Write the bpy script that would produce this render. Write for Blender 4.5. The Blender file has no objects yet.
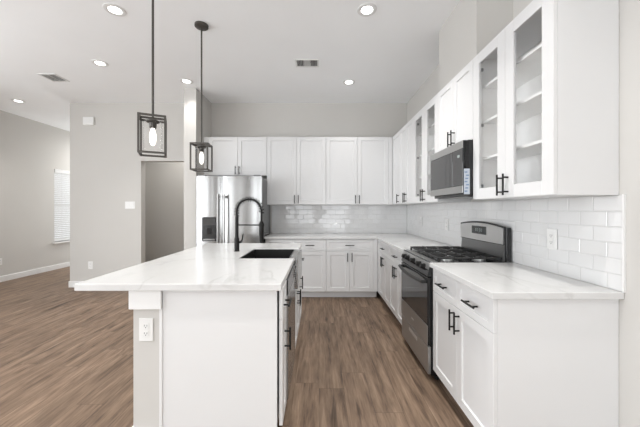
import bpy, bmesh, math, random
from mathutils import Vector, Matrix
random.seed(7)
S = bpy.context.scene
COL = S.collection
PI = math.pi

# ------------------------------------------------------------------ camera, world, light, exposure
EYE = 1.32
cam_data = bpy.data.cameras.new('camera')
cam_data.sensor_fit = 'HORIZONTAL'
cam_data.sensor_width = 36.0
cam_data.lens = 290.0 / 640.0 * 36.0
cam_data.shift_x = 1.0 / 640.0
cam_data.shift_y = -4.5 / 640.0
cam_data.clip_start = 0.05
cam = bpy.data.objects.new('camera', cam_data)
cam.location = (0, 0, EYE)
cam.rotation_euler = (PI / 2, 0, 0)
COL.objects.link(cam)
S.camera = cam

S.view_settings.view_transform = 'Standard'
S.view_settings.look = 'None'
S.view_settings.gamma = 1.0
S.view_settings.use_curve_mapping = False
S.view_settings.exposure = 0.43
S.cycles.max_bounces = 14
S.cycles.diffuse_bounces = 9
S.cycles.glossy_bounces = 5
S.cycles.transmission_bounces = 6
S.cycles.transparent_max_bounces = 16
S.cycles.sample_clamp_indirect = 6.0
S.cycles.caustics_reflective = False
S.cycles.caustics_refractive = False
S.cycles.use_denoising = True

world = bpy.data.worlds.new('daylight')
world.use_nodes = True
world.node_tree.nodes['Background'].inputs[0].default_value = (0.93, 0.97, 1.0, 1)
world.node_tree.nodes['Background'].inputs[1].default_value = 1.6
S.world = world


def area(name, loc, rot, sx, sy, radiance, color=(1, 1, 1)):
    L = bpy.data.lights.new(name, 'AREA')
    L.shape = 'RECTANGLE'
    L.size = sx
    L.size_y = sy
    L.energy = radiance * PI * sx * sy
    L.color = color
    o = bpy.data.objects.new(name, L)
    o.location = loc
    o.rotation_euler = rot
    COL.objects.link(o)
    return o


DAY = (0.945, 0.974, 1.0)
REAR_Y = -3.2
LEFT_X = -5.75
RIGHT_X = 1.485
BACK_Y = 4.89
CEIL = 3.106
# daylight outside unseen windows, mostly added for light, behind the camera and along the living-room wall: (centre, width, height)
REAR_WINDOWS = [(-5.10, 0.90, 0.05, 2.75), (-3.25, 0.40, 0.05, 2.75), (-0.85, 1.15, 0.05, 2.75), (0.72, 1.25, 0.05, 2.75)]  # last two placed from tile reflections and widened for light, others added
LEFT_WINDOWS = [(-1.7, 2.4, 0.05, 2.85), (1.2, 2.5, 0.05, 2.85)]  # unseen glass doors added to flood the room from the side
SKY_REAR, SKY_LEFT, SKY_FAR = 2.7, 5.9, 4.5
for cx, w, z0, z1 in REAR_WINDOWS:
    area('daylight', (cx, REAR_Y - 0.14, (z0 + z1) / 2), (PI / 2, 0, 0), w, z1 - z0, SKY_REAR, DAY)
for cy, w, z0, z1 in LEFT_WINDOWS:
    area('daylight', (LEFT_X - 0.14, cy, (z0 + z1) / 2), (PI / 2, 0, -PI / 2), w, z1 - z0, SKY_LEFT, DAY)
area('daylight', (-4.99, 8.2 + 0.14, 1.35), (-PI / 2, 0, 0), 1.0, 2.5, SKY_FAR, DAY)  # shines through the passage window added to brighten the living wall
area('daylight', (LEFT_X - 0.14, 6.80, 1.40), (PI / 2, 0, -PI / 2), 1.0, 1.6, 0.2, DAY)

# ------------------------------------------------------------------ materials


def new_mat(name):
    m = bpy.data.materials.new(name)
    m.use_nodes = True
    nt = m.node_tree
    return m, nt, nt.nodes['Principled BSDF']


def N(nt, kind, **kw):
    n = nt.nodes.new(kind)
    for k, v in kw.items():
        setattr(n, k, v)
    return n


def paint(name, col, rough=0.6, noise=0.0, scale=200.0, metallic=0.0, spec=0.5, coat=0.0):
    """Plain finish with a faint mottling and a fine surface bump."""
    m, nt, b = new_mat(name)
    b.inputs['Roughness'].default_value = rough
    b.inputs['Metallic'].default_value = metallic
    b.inputs['Specular IOR Level'].default_value = spec
    b.inputs['Coat Weight'].default_value = coat
    tc = N(nt, 'ShaderNodeTexCoord')
    nz = N(nt, 'ShaderNodeTexNoise')
    nz.inputs['Scale'].default_value = 3.0
    nt.links.new(tc.outputs['Object'], nz.inputs['Vector'])
    mx = N(nt, 'ShaderNodeMix', data_type='RGBA')
    nt.links.new(nz.outputs['Fac'], mx.inputs[0])
    mx.inputs[6].default_value = (col[0] * 0.985, col[1] * 0.985, col[2] * 0.985, 1)
    mx.inputs[7].default_value = (min(1, col[0] * 1.015), min(1, col[1] * 1.015), min(1, col[2] * 1.015), 1)
    nt.links.new(mx.outputs[2], b.inputs['Base Color'])
    if noise > 0:
        n2 = N(nt, 'ShaderNodeTexNoise')
        n2.inputs['Scale'].default_value = scale
        nt.links.new(tc.outputs['Object'], n2.inputs['Vector'])
        bp = N(nt, 'ShaderNodeBump')
        bp.inputs['Strength'].default_value = noise
        bp.inputs['Distance'].default_value = 0.001
        nt.links.new(n2.outputs['Fac'], bp.inputs['Height'])
        nt.links.new(bp.outputs['Normal'], b.inputs['Normal'])
    return m


def emitter(name, col, strength):
    m, nt, b = new_mat(name)
    b.inputs['Base Color'].default_value = (*col, 1)
    b.inputs['Emission Color'].default_value = (*col, 1)
    b.inputs['Emission Strength'].default_value = strength
    return m


def brushed(name, col, rough, direction):
    """Brushed metal: noise drawn out along one axis varies roughness and tone."""
    m, nt, b = new_mat(name)
    b.inputs['Metallic'].default_value = 0.82
    tc = N(nt, 'ShaderNodeTexCoord')
    mp = N(nt, 'ShaderNodeMapping')
    mp.inputs['Scale'].default_value = direction
    nz = N(nt, 'ShaderNodeTexNoise')
    nz.inputs['Scale'].default_value = 1.0
    nz.inputs['Detail'].default_value = 3.0
    nt.links.new(tc.outputs['Object'], mp.inputs['Vector'])
    nt.links.new(mp.outputs['Vector'], nz.inputs['Vector'])
    mr = N(nt, 'ShaderNodeMapRange')
    mr.inputs['To Min'].default_value = rough * 0.92
    mr.inputs['To Max'].default_value = rough * 1.10
    nt.links.new(nz.outputs['Fac'], mr.inputs['Value'])
    nt.links.new(mr.outputs['Result'], b.inputs['Roughness'])
    mx = N(nt, 'ShaderNodeMix', data_type='RGBA')
    nt.links.new(nz.outputs['Fac'], mx.inputs[0])
    mx.inputs[6].default_value = (col[0] * 0.97, col[1] * 0.97, col[2] * 0.97, 1)
    mx.inputs[7].default_value = (*col, 1)
    nt.links.new(mx.outputs[2], b.inputs['Base Color'])
    return m


def clear_glass(name, tint=0.96, gloss=0.08):
    m, nt, b = new_mat(name)
    nt.nodes.remove(b)
    out = nt.nodes['Material Output']
    tr = N(nt, 'ShaderNodeBsdfTransparent')
    tr.inputs[0].default_value = (tint, tint, tint, 1)
    gl = N(nt, 'ShaderNodeBsdfGlossy')
    gl.inputs['Roughness'].default_value = 0.03
    lw = N(nt, 'ShaderNodeLayerWeight')
    lw.inputs['Blend'].default_value = 0.5
    pw = N(nt, 'ShaderNodeMath', operation='POWER')
    nt.links.new(lw.outputs['Facing'], pw.inputs[0])
    pw.inputs[1].default_value = 5.0
    mul = N(nt, 'ShaderNodeMath', operation='MULTIPLY_ADD')
    nt.links.new(pw.outputs[0], mul.inputs[0])
    mul.inputs[1].default_value = 0.9
    mul.inputs[2].default_value = gloss
    mx = N(nt, 'ShaderNodeMixShader')
    mul.use_clamp = True
    nt.links.new(mul.outputs[0], mx.inputs[0])
    nt.links.new(tr.outputs[0], mx.inputs[1])
    nt.links.new(gl.outputs[0], mx.inputs[2])
    nt.links.new(mx.outputs[0], out.inputs['Surface'])
    return m


def seeded_glass(name):
    """Clear lamp glass with small bubbles: mostly see-through, a little milky."""
    m, nt, b = new_mat(name)
    nt.nodes.remove(b)
    out = nt.nodes['Material Output']
    tr = N(nt, 'ShaderNodeBsdfTransparent')
    tl = N(nt, 'ShaderNodeBsdfTranslucent')
    tl.inputs[0].default_value = (0.9, 0.9, 0.88, 1)
    gl = N(nt, 'ShaderNodeBsdfGlossy')
    gl.inputs['Roughness'].default_value = 0.08
    m1 = N(nt, 'ShaderNodeMixShader')
    m1.inputs[0].default_value = 0.003
    nt.links.new(tr.outputs[0], m1.inputs[1])
    nt.links.new(tl.outputs[0], m1.inputs[2])
    lw = N(nt, 'ShaderNodeLayerWeight')
    lw.inputs['Blend'].default_value = 0.5
    pw = N(nt, 'ShaderNodeMath', operation='POWER')
    nt.links.new(lw.outputs['Facing'], pw.inputs[0])
    pw.inputs[1].default_value = 6.0
    m2 = N(nt, 'ShaderNodeMixShader')
    nt.links.new(pw.outputs[0], m2.inputs[0])
    nt.links.new(m1.outputs[0], m2.inputs[1])
    nt.links.new(gl.outputs[0], m2.inputs[2])
    nt.links.new(m2.outputs[0], out.inputs['Surface'])
    return m


def plank_floor():
    m, nt, b = new_mat('vinyl_planks')
    L = nt.links.new

    def M(op, a, c=None):
        n = N(nt, 'ShaderNodeMath', operation=op)
        for i, v in enumerate((a, c)):
            if v is None:
                continue
            if isinstance(v, (int, float)):
                n.inputs[i].default_value = v
            else:
                L(v, n.inputs[i])
        return n.outputs[0]
    tc = N(nt, 'ShaderNodeTexCoord')
    sp = N(nt, 'ShaderNodeSeparateXYZ')
    L(tc.outputs['Object'], sp.inputs[0])
    X, Y = sp.outputs[0], sp.outputs[1]
    W, LEN = 0.182, 1.22
    u = M('DIVIDE', X, W)
    row = M('FLOOR', u)
    fu = M('SUBTRACT', u, row)
    wn = N(nt, 'ShaderNodeTexWhiteNoise', noise_dimensions='1D')
    L(row, wn.inputs['W'])
    v = M('ADD', M('DIVIDE', Y, LEN), M('MULTIPLY', wn.outputs['Value'], 7.3))
    cell = M('FLOOR', v)
    fv = M('SUBTRACT', v, cell)
    wc = N(nt, 'ShaderNodeTexWhiteNoise', noise_dimensions='2D')
    cb = N(nt, 'ShaderNodeCombineXYZ')
    L(row, cb.inputs[0])
    L(cell, cb.inputs[1])
    L(cb.outputs[0], wc.inputs['Vector'])
    tone = wc.outputs['Value']
    # seams
    eu = M('MULTIPLY', M('MINIMUM', fu, M('SUBTRACT', 1.0, fu)), W)
    ev = M('MULTIPLY', M('MINIMUM', fv, M('SUBTRACT', 1.0, fv)), LEN)
    edge = M('MINIMUM', eu, ev)
    seam = N(nt, 'ShaderNodeMapRange')
    seam.inputs['From Min'].default_value = 0.0006
    seam.inputs['From Max'].default_value = 0.0022
    L(edge, seam.inputs['Value'])
    # grain drawn out along each board, shifted per board
    gc = N(nt, 'ShaderNodeCombineXYZ')
    L(M('ADD', M('MULTIPLY', X, 1.0), M('MULTIPLY', tone, 11.0)), gc.inputs[0])
    L(M('ADD', M('MULTIPLY', Y, 0.085), M('MULTIPLY', tone, 5.0)), gc.inputs[1])
    L(tone, gc.inputs[2])
    g1 = N(nt, 'ShaderNodeTexNoise')
    g1.inputs['Scale'].default_value = 24.0
    g1.inputs['Detail'].default_value = 5.0
    g1.inputs['Roughness'].default_value = 0.62
    g1.inputs['Distortion'].default_value = 0.5
    L(gc.outputs[0], g1.inputs['Vector'])
    g2 = N(nt, 'ShaderNodeTexNoise')
    g2.inputs['Scale'].default_value = 75.0
    g2.inputs['Detail'].default_value = 3.0
    L(gc.outputs[0], g2.inputs['Vector'])
    wc2 = N(nt, 'ShaderNodeCombineXYZ')
    L(M('ADD', X, M('MULTIPLY', tone, 23.0)), wc2.inputs[0])
    L(M('ADD', M('MULTIPLY', Y, 0.10), M('MULTIPLY', tone, 9.0)), wc2.inputs[1])
    g3 = N(nt, 'ShaderNodeTexNoise')
    g3.inputs['Scale'].default_value = 9.0
    g3.inputs['Detail'].default_value = 6.0
    g3.inputs['Roughness'].default_value = 0.7
    g3.inputs['Distortion'].default_value = 1.6
    L(wc2.outputs[0], g3.inputs['Vector'])
    # knots: rare dark spots drawn out along the board
    kc = N(nt, 'ShaderNodeCombineXYZ')
    L(M('ADD', M('MULTIPLY', X, 5.2), M('MULTIPLY', tone, 3.0)), kc.inputs[0])
    L(M('MULTIPLY', Y, 1.25), kc.inputs[1])
    kv = N(nt, 'ShaderNodeTexVoronoi', voronoi_dimensions='2D')
    kv.inputs['Scale'].default_value = 1.0
    L(kc.outputs[0], kv.inputs['Vector'])
    kn = N(nt, 'ShaderNodeMapRange')
    kn.inputs['From Min'].default_value = 0.01
    kn.inputs['From Max'].default_value = 0.11
    kn.inputs['To Min'].default_value = 0.62
    kn.inputs['To Max'].default_value = 1.0
    L(M('ADD', kv.outputs['Distance'], M('MULTIPLY', M('SUBTRACT', g1.outputs['Fac'], 0.5), 0.25)), kn.inputs['Value'])
    ramp = N(nt, 'ShaderNodeValToRGB')
    e = ramp.color_ramp.elements
    e[0].position, e[0].color = 0.37, (0.072, 0.046, 0.031, 1)
    e[1].position, e[1].color = 0.64, (0.300, 0.214, 0.150, 1)
    mid = ramp.color_ramp.elements.new(0.50)
    mid.color = (0.182, 0.124, 0.086, 1)
    L(M('ADD', M('ADD', M('MULTIPLY', g1.outputs['Fac'], 0.36), M('MULTIPLY', g3.outputs['Fac'], 0.44)), M('MULTIPLY', g2.outputs['Fac'], 0.20)), ramp.inputs['Fac'])
    tn = N(nt, 'ShaderNodeMapRange')
    tn.inputs['To Min'].default_value = 0.92
    tn.inputs['To Max'].default_value = 1.09
    L(tone, tn.inputs['Value'])
    f = M('MULTIPLY', M('MULTIPLY', tn.outputs['Result'], kn.outputs['Result']), M('ADD', M('MULTIPLY', seam.outputs['Result'], 0.5), 0.5))
    mul = N(nt, 'ShaderNodeVectorMath', operation='SCALE')
    L(ramp.outputs['Color'], mul.inputs[0])
    L(f, mul.inputs['Scale'])
    L(mul.outputs[0], b.inputs['Base Color'])
    rr = N(nt, 'ShaderNodeMapRange')
    rr.inputs['To Min'].default_value = 0.44
    rr.inputs['To Max'].default_value = 0.56
    L(g1.outputs['Fac'], rr.inputs['Value'])
    L(rr.outputs['Result'], b.inputs['Roughness'])
    b.inputs['Specular IOR Level'].default_value = 0.26
    bp = N(nt, 'ShaderNodeBump')
    bp.inputs['Strength'].default_value = 0.25
    bp.inputs['Distance'].default_value = 0.001
    L(M('ADD', seam.outputs['Result'], M('MULTIPLY', g2.outputs['Fac'], 0.4)), bp.inputs['Height'])
    L(bp.outputs['Normal'], b.inputs['Normal'])
    return m


def quartz():
    m, nt, b = new_mat('white_quartz')
    L = nt.links.new
    tc = N(nt, 'ShaderNodeTexCoord')
    mp = N(nt, 'ShaderNodeMapping')
    mp.inputs['Rotation'].default_value = (0, 0, 0.7)
    mp.inputs['Scale'].default_value = (1.0, 0.42, 1.0)
    L(tc.outputs['Object'], mp.inputs['Vector'])
    warp = N(nt, 'ShaderNodeTexNoise')
    warp.inputs['Scale'].default_value = 2.4
    warp.inputs['Detail'].default_value = 5.0
    L(mp.outputs[0], warp.inputs['Vector'])
    add = N(nt, 'ShaderNodeVectorMath', operation='MULTIPLY_ADD')
    L(warp.outputs['Color'], add.inputs[0])
    add.inputs[1].default_value = (0.9, 0.9, 0.9)
    L(mp.outputs[0], add.inputs[2])
    vo = N(nt, 'ShaderNodeTexVoronoi', feature='DISTANCE_TO_EDGE')
    vo.inputs['Scale'].default_value = 2.3
    L(add.outputs[0], vo.inputs['Vector'])
    mr = N(nt, 'ShaderNodeMapRange')
    mr.inputs['From Max'].default_value = 0.05
    mr.inputs['To Min'].default_value = 1.0
    mr.inputs['To Max'].default_value = 0.0
    L(vo.outputs['Distance'], mr.inputs['Value'])
    mask = N(nt, 'ShaderNodeTexNoise')
    mask.inputs['Scale'].default_value = 3.1
    L(tc.outputs['Object'], mask.inputs['Vector'])
    mm = N(nt, 'ShaderNodeMapRange')
    mm.inputs['From Min'].default_value = 0.42
    mm.inputs['From Max'].default_value = 0.68
    mm.inputs['To Max'].default_value = 0.34
    L(mask.outputs['Fac'], mm.inputs['Value'])
    vm = N(nt, 'ShaderNodeMath', operation='MULTIPLY')
    L(mr.outputs['Result'], vm.inputs[0])
    L(mm.outputs['Result'], vm.inputs[1])
    cloud = N(nt, 'ShaderNodeTexNoise')
    cloud.inputs['Scale'].default_value = 5.0
    cloud.inputs['Detail'].default_value = 6.0
    L(add.outputs[0], cloud.inputs['Vector'])
    base = N(nt, 'ShaderNodeMix', data_type='RGBA')
    L(cloud.outputs['Fac'], base.inputs[0])
    base.inputs[6].default_value = (0.60, 0.597, 0.592, 1)
    base.inputs[7].default_value = (0.675, 0.675, 0.673, 1)
    mx = N(nt, 'ShaderNodeMix', data_type='RGBA')
    L(vm.outputs[0], mx.inputs[0])
    L(base.outputs[2], mx.inputs[6])
    mx.inputs[7].default_value = (0.36, 0.35, 0.335, 1)
    L(mx.outputs[2], b.inputs['Base Color'])
    b.inputs['Roughness'].default_value = 0.20
    b.inputs['Specular IOR Level'].default_value = 0.45
    return m


WALL = paint('wall_paint', (0.555, 0.541, 0.518), 0.85, 0.10, 260, spec=0.25)
CEILM = paint('ceiling_paint', (0.905, 0.915, 0.925), 0.92, 0.18, 160, spec=0.2)
TRIM = paint('trim_paint', (0.74, 0.74, 0.735), 0.40)
CAB = paint('cabinet_white', (0.70, 0.70, 0.702), 0.36)
CABIN = paint('cabinet_interior_lightened', (0.90, 0.90, 0.895), 0.5)  # cabinet white made lighter to brighten the weakly lit interiors
PLAST = paint('white_plastic', (0.74, 0.74, 0.73), 0.38)
SLOT = paint('dark_slot', (0.09, 0.09, 0.09), 0.6)
BLACK = paint('matte_black_metal', (0.012, 0.0115, 0.011), 0.45, metallic=0.0, spec=0.22)
BRONZE = paint('dark_bronze', (0.085, 0.078, 0.070), 0.42, metallic=0.55, spec=0.5)
ENAMEL = paint('black_enamel', (0.012, 0.012, 0.013), 0.16)
IRON = paint('cast_iron', (0.025, 0.025, 0.025), 0.55, 0.3, 300)
DGLASS = paint('dark_glass', (0.030, 0.030, 0.031), 0.05, spec=0.8)
STEEL = brushed('brushed_steel', (0.42, 0.418, 0.413), 0.30, (3, 3, 160))
STEELL = brushed('satin_steel', (0.68, 0.677, 0.67), 0.36, (3, 3, 160))
STEELV = brushed('brushed_steel_upright', (0.36, 0.358, 0.355), 0.20, (160, 160, 2))
STEELD = brushed('dark_steel', (0.24, 0.24, 0.24), 0.32, (3, 3, 160))
BURNER = paint('burner_aluminium', (0.55, 0.55, 0.54), 0.38, metallic=0.9)
FSIDE = paint('dark_grey_cabinet_side', (0.050, 0.050, 0.052), 0.22)
GROUT = paint('white_grout', (0.60, 0.60, 0.595), 0.9)
TILE = paint('glazed_white_tile', (0.70, 0.70, 0.70), 0.06, spec=0.62)
FLOOR = plank_floor()
QUARTZ = quartz()
PANE = clear_glass('cabinet_glass', 0.985, 0.02)
WPANE = clear_glass('window_glass', 0.97, 0.04)
SEEDED = seeded_glass('seeded_lamp_glass')
BULB = emitter('warm_bulb', (1.0, 0.965, 0.90), 1.25)
DIFF = emitter('downlight_diffuser', (1.0, 0.985, 0.96), 5.0)
SCREEN = paint('clock_screen', (0.035, 0.037, 0.036), 0.12)
DIGIT = emitter('clock_digits', (0.30, 0.34, 0.33), 0.03)
SINKM = paint('sink_basin_black', (0.018, 0.018, 0.018), 0.30)
BLIND = paint('blind_slat', (0.66, 0.66, 0.655), 0.5)
STICK = paint('sticker_white', (0.50, 0.54, 0.60), 0.4)
STICKB = paint('sticker_blue', (0.16, 0.24, 0.38), 0.4)

# ------------------------------------------------------------------ mesh helpers


def obj(name, bm, mat, parent=None, smooth=False):
    me = bpy.data.meshes.new(name)
    bmesh.ops.recalc_face_normals(bm, faces=bm.faces)
    bm.to_mesh(me)
    bm.free()
    me.materials.append(mat)
    if smooth:
        me.polygons.foreach_set('use_smooth', [True] * len(me.polygons))
        me.set_sharp_from_angle(angle=math.radians(38))
    o = bpy.data.objects.new(name, me)
    COL.objects.link(o)
    if parent is not None:
        o.parent = parent
    return o


def BM():
    return bmesh.new()


def box(bm, x0, x1, y0, y1, z0, z1, bev=0.0, seg=1):
    x0, x1 = min(x0, x1), max(x0, x1)
    y0, y1 = min(y0, y1), max(y0, y1)
    z0, z1 = min(z0, z1), max(z0, z1)
    vs = [bm.verts.new(p) for p in ((x0, y0, z0), (x1, y0, z0), (x1, y1, z0), (x0, y1, z0), (x0, y0, z1), (x1, y0, z1), (x1, y1, z1), (x0, y1, z1))]
    fs = [bm.faces.new([vs[i] for i in f]) for f in ((0, 3, 2, 1), (4, 5, 6, 7), (0, 1, 5, 4), (1, 2, 6, 5), (2, 3, 7, 6), (3, 0, 4, 7))]
    if bev > 0:
        es = list({e for f in fs for e in f.edges})
        bmesh.ops.bevel(bm, geom=es, offset=bev, segments=seg, affect='EDGES', profile=0.5)
    return bm


def boxm(*a, **k):
    return box(BM(), *a, **k)


def prism(bm, pts, z0, z1, bev=0.0, axis='z'):
    """Extrude the outline pts [(a,b)...]; axis z: (x,y); axis y: (x,z); axis x: (y,z)."""
    def P(a, b, t):
        return {'z': (a, b, t), 'y': (a, t, b), 'x': (t, a, b)}[axis]
    lo = [bm.verts.new(P(a, b, z0)) for a, b in pts]
    hi = [bm.verts.new(P(a, b, z1)) for a, b in pts]
    n = len(pts)
    fs = [bm.faces.new(lo[::-1]), bm.faces.new(hi)]
    for i in range(n):
        fs.append(bm.faces.new((lo[i], lo[(i + 1) % n], hi[(i + 1) % n], hi[i])))
    if bev > 0:
        bmesh.ops.recalc_face_normals(bm, faces=fs)
        es = list({e for f in fs for e in f.edges})
        bmesh.ops.bevel(bm, geom=es, offset=bev, segments=2, affect='EDGES', profile=0.5)
    return bm


def cyl(bm, p0, p1, r0, r1=None, n=16, bev=0.0):
    r1 = r0 if r1 is None else r1
    p0, p1 = Vector(p0), Vector(p1)
    d = (p1 - p0).normalized()
    a = d.orthogonal().normalized()
    c = d.cross(a)
    lo, hi = [], []
    for i in range(n):
        t = 2 * PI * i / n
        v = a * math.cos(t) + c * math.sin(t)
        lo.append(bm.verts.new(p0 + v * r0))
        hi.append(bm.verts.new(p1 + v * r1))
    bm.faces.new(lo[::-1])
    bm.faces.new(hi)
    for i in range(n):
        bm.faces.new((lo[i], lo[(i + 1) % n], hi[(i + 1) % n], hi[i]))
    return bm


def lathe(bm, prof, n=24, centre=(0, 0, 0), closed=True):
    """Turn the profile [(r,z)...] about a vertical axis."""
    cx, cy, cz = centre
    rings = []
    for r, z in prof:
        rings.append([bm.verts.new((cx + r * math.cos(2 * PI * i / n), cy + r * math.sin(2 * PI * i / n), cz + z)) for i in range(n)])
    for a, b in zip(rings, rings[1:]):
        for i in range(n):
            bm.faces.new((a[i], a[(i + 1) % n], b[(i + 1) % n], b[i]))
    if closed:
        bm.faces.new(rings[0][::-1])
        bm.faces.new(rings[-1])
    return bm


def tube(bm, pts, r, n=10):
    pts = [Vector(p) for p in pts]
    rings = []
    ref = None
    for i, p in enumerate(pts):
        t = (pts[min(i + 1, len(pts) - 1)] - pts[max(i - 1, 0)]).normalized()
        if ref is None:
            ref = t.orthogonal().normalized()
        ref = (ref - t * ref.dot(t)).normalized()
        c = t.cross(ref)
        rr = r[i] if isinstance(r, (list, tuple)) else r
        rings.append([bm.verts.new(p + (ref * math.cos(2 * PI * k / n) + c * math.sin(2 * PI * k / n)) * rr) for k in range(n)])
    for a, b in zip(rings, rings[1:]):
        for k in range(n):
            bm.faces.new((a[k], a[(k + 1) % n], b[(k + 1) % n], b[k]))
    bm.faces.new(rings[0][::-1])
    bm.faces.new(rings[-1])
    return bm


def thing(name, label, cat, loc=(0, 0, 0), rz=0.0, group=None):
    o = bpy.data.objects.new(name, None)
    o.empty_display_size = 0.1
    COL.objects.link(o)
    o.location = loc
    o.rotation_euler = (0, 0, rz)
    o['label'] = label
    o['category'] = cat
    if group:
        o['group'] = group
    return o


def tag(o, label, cat, group=None):
    o['label'] = label
    o['category'] = cat
    if group:
        o['group'] = group
    return o


def struct(name, bm, mat, label=None, cat=None, parent=None):
    o = obj(name, bm, mat, parent)
    if parent is None:
        o['kind'] = 'structure'
        if label:
            o['label'] = label
            o['category'] = cat
    return o


# ------------------------------------------------------------------ room shell
T = 0.12
FAR_Y = 8.2
HALL_Y = 6.3
WALL_END = -4.20     # free end of the wall with the doorway
DOOR_X0, DOOR_X1, DOOR_H = -3.0, -2.06, 2.13

struct('floor', boxm(LEFT_X - 0.4, RIGHT_X + 0.3, REAR_Y - 0.4, FAR_Y + 0.2, -0.1, 0), FLOOR, 'brown grey wood-look plank floor running through kitchen and living area', 'floor')
struct('ceiling', boxm(LEFT_X - 0.4, RIGHT_X + 0.3, REAR_Y - 0.4, FAR_Y + 0.2, CEIL, CEIL + 0.1), CEILM, 'flat white ceiling with recessed lights', 'ceiling')
struct('wall_right', boxm(RIGHT_X, RIGHT_X + T, REAR_Y, FAR_Y, 0, CEIL), WALL, 'pale grey wall carrying the range and its cabinets', 'wall')

bm = BM()
box(bm, WALL_END, DOOR_X0, BACK_Y, BACK_Y + T, 0, CEIL)
box(bm, DOOR_X0, DOOR_X1, BACK_Y, BACK_Y + T, DOOR_H, CEIL)
box(bm, DOOR_X1, RIGHT_X, BACK_Y, BACK_Y + T, 0, CEIL)
struct('wall_back', bm, WALL, 'pale grey wall with a plain dark doorway, behind cabinets and island', 'wall')
struct('wall_passage', boxm(WALL_END, WALL_END + T, BACK_Y + T, FAR_Y, 0, CEIL), WALL, 'pale grey wall turning the corner into the passage', 'wall')
struct('wall_hall', boxm(WALL_END + T, RIGHT_X, HALL_Y, HALL_Y + T, 0, CEIL), WALL, 'plain wall of the dim hall seen through the doorway', 'wall')
struct('wall_hall_side', boxm(-1.0, -0.88, BACK_Y + T, HALL_Y, 0, CEIL), WALL, 'side wall closing the hall behind the kitchen', 'wall')
bm = BM()
box(bm, LEFT_X, -5.49, FAR_Y, FAR_Y + T, 0, CEIL)
box(bm, -4.49, WALL_END, FAR_Y, FAR_Y + T, 0, CEIL)
box(bm, -5.49, -4.49, FAR_Y, FAR_Y + T, 0, 0.1)
box(bm, -5.49, -4.49, FAR_Y, FAR_Y + T, 2.6, CEIL)
struct('wall_far', bm, WALL, 'pale grey end wall of the passage with a tall added window', 'wall')
t = thing('window_11', 'unseen tall white window added at the end of the passage for light', 'window')  # out of view, added as a light source for the long wall
t['kind'] = 'structure'
bm = BM()
for a in ((-5.49, -5.44, 0.1, 2.6), (-4.54, -4.49, 0.1, 2.6), (-5.44, -4.54, 0.1, 0.15), (-5.44, -4.54, 2.55, 2.6), (-5.44, -4.54, 1.33, 1.37)):
    box(bm, a[0], a[1], FAR_Y + 0.05, FAR_Y + 0.10, a[2], a[3])
obj('window_frame', bm, TRIM, t)
obj('pane', boxm(-5.44, -4.54, FAR_Y + 0.07, FAR_Y + 0.074, 0.15, 2.55), WPANE, t)
struct('wall_wing', boxm(-1.995, -1.815, 4.28, BACK_Y, 0, CEIL), WALL, 'narrow full-height wall end beside the refrigerator', 'wall')
struct('wall_chase', boxm(1.207, RIGHT_X, 2.22, 2.92, 2.456, CEIL), WALL, 'boxed vent chase rising from the cabinet over the microwave to ceiling', 'wall')


def holed_wall(name, fixed, t, a0, a1, holes, along, label):
    """Wall from a0 to a1 with rectangular openings (c, w, z0, z1)."""
    bm = BM()

    def B(p, q, z0, z1):
        if along == 'x':
            box(bm, p, q, fixed, fixed + t, z0, z1)
        else:
            box(bm, fixed, fixed + t, p, q, z0, z1)
    p = a0
    for c, w, z0, z1 in sorted(holes):
        B(p, c - w / 2, 0, CEIL)
        B(c - w / 2, c + w / 2, 0, z0)
        B(c - w / 2, c + w / 2, z1, CEIL)
        p = c + w / 2
    B(p, a1, 0, CEIL)
    return struct(name, bm, WALL, label, 'wall')


holed_wall('wall_rear', REAR_Y - T, T, LEFT_X, RIGHT_X, REAR_WINDOWS, 'x', 'pale grey window wall at the other end of the room')
LEFT_HOLES = LEFT_WINDOWS + [(6.80, 1.0, 0.60, 2.20)]
holed_wall('wall_left', LEFT_X - T, T, REAR_Y, FAR_Y, LEFT_HOLES, 'y', 'long pale grey living area wall with the blind-covered window')


def window(n, c, w, z0, z1, along, bars, label):
    t = thing('window_%d' % n, label, 'window')
    t['kind'] = 'structure'
    fr, gl = BM(), BM()
    f = 0.05

    def B(b, p, q, a, e, d0, d1):
        if along == 'x':
            box(b, p, q, REAR_Y - d1, REAR_Y - d0, a, e)
        else:
            box(b, LEFT_X - d1, LEFT_X - d0, p, q, a, e)
    p, q = c - w / 2, c + w / 2
    B(fr, p, p + f, z0, z1, 0.07, 0.115)
    B(fr, q - f, q, z0, z1, 0.07, 0.115)
    B(fr, p + f, q - f, z0, z0 + f, 0.07, 0.115)
    B(fr, p + f, q - f, z1 - f, z1, 0.07, 0.115)
    for k in range(bars):
        m = p + w * (k + 1) / (bars + 1)
        B(fr, m - f / 2, m + f / 2, z0 + f, z1 - f, 0.075, 0.11)
    B(fr, p + f, q - f, (z0 + z1) / 2 - 0.02, (z0 + z1) / 2 + 0.02, 0.08, 0.105)
    B(gl, p + f, q - f, z0 + f, z1 - f, 0.09, 0.094)
    obj('window_frame', fr, TRIM, t)
    obj('pane', gl, WPANE, t)
    sl = BM()
    B(sl, p - 0.04, q + 0.04, z0 - 0.03, z0, -0.05, 0.07)
    obj('sill', sl, TRIM, t)
    return t


window(1, 6.80, 1.0, 0.60, 2.20, 'y', 0, 'tall white window with closed blind in the far living wall')
k = 2
for (c, w, z0, z1) in REAR_WINDOWS:
    window(k, c, w, z0, z1, 'x', 2 if w > 2 else 0, 'unseen white framed daylight window behind the viewpoint, number %s of the window wall' % ['one', 'two', 'three', 'four', 'five'][k - 2])
    k += 1
for (c, w, z0, z1) in LEFT_WINDOWS:
    window(k, c, w, z0, z1, 'y', 1, 'unseen white framed glass door added to the long living wall for light, number %s from the window wall' % ['one', 'two', 'three'][k - 6])
    k += 1

# baseboards
H = 0.105
BD = 0.014


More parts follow.
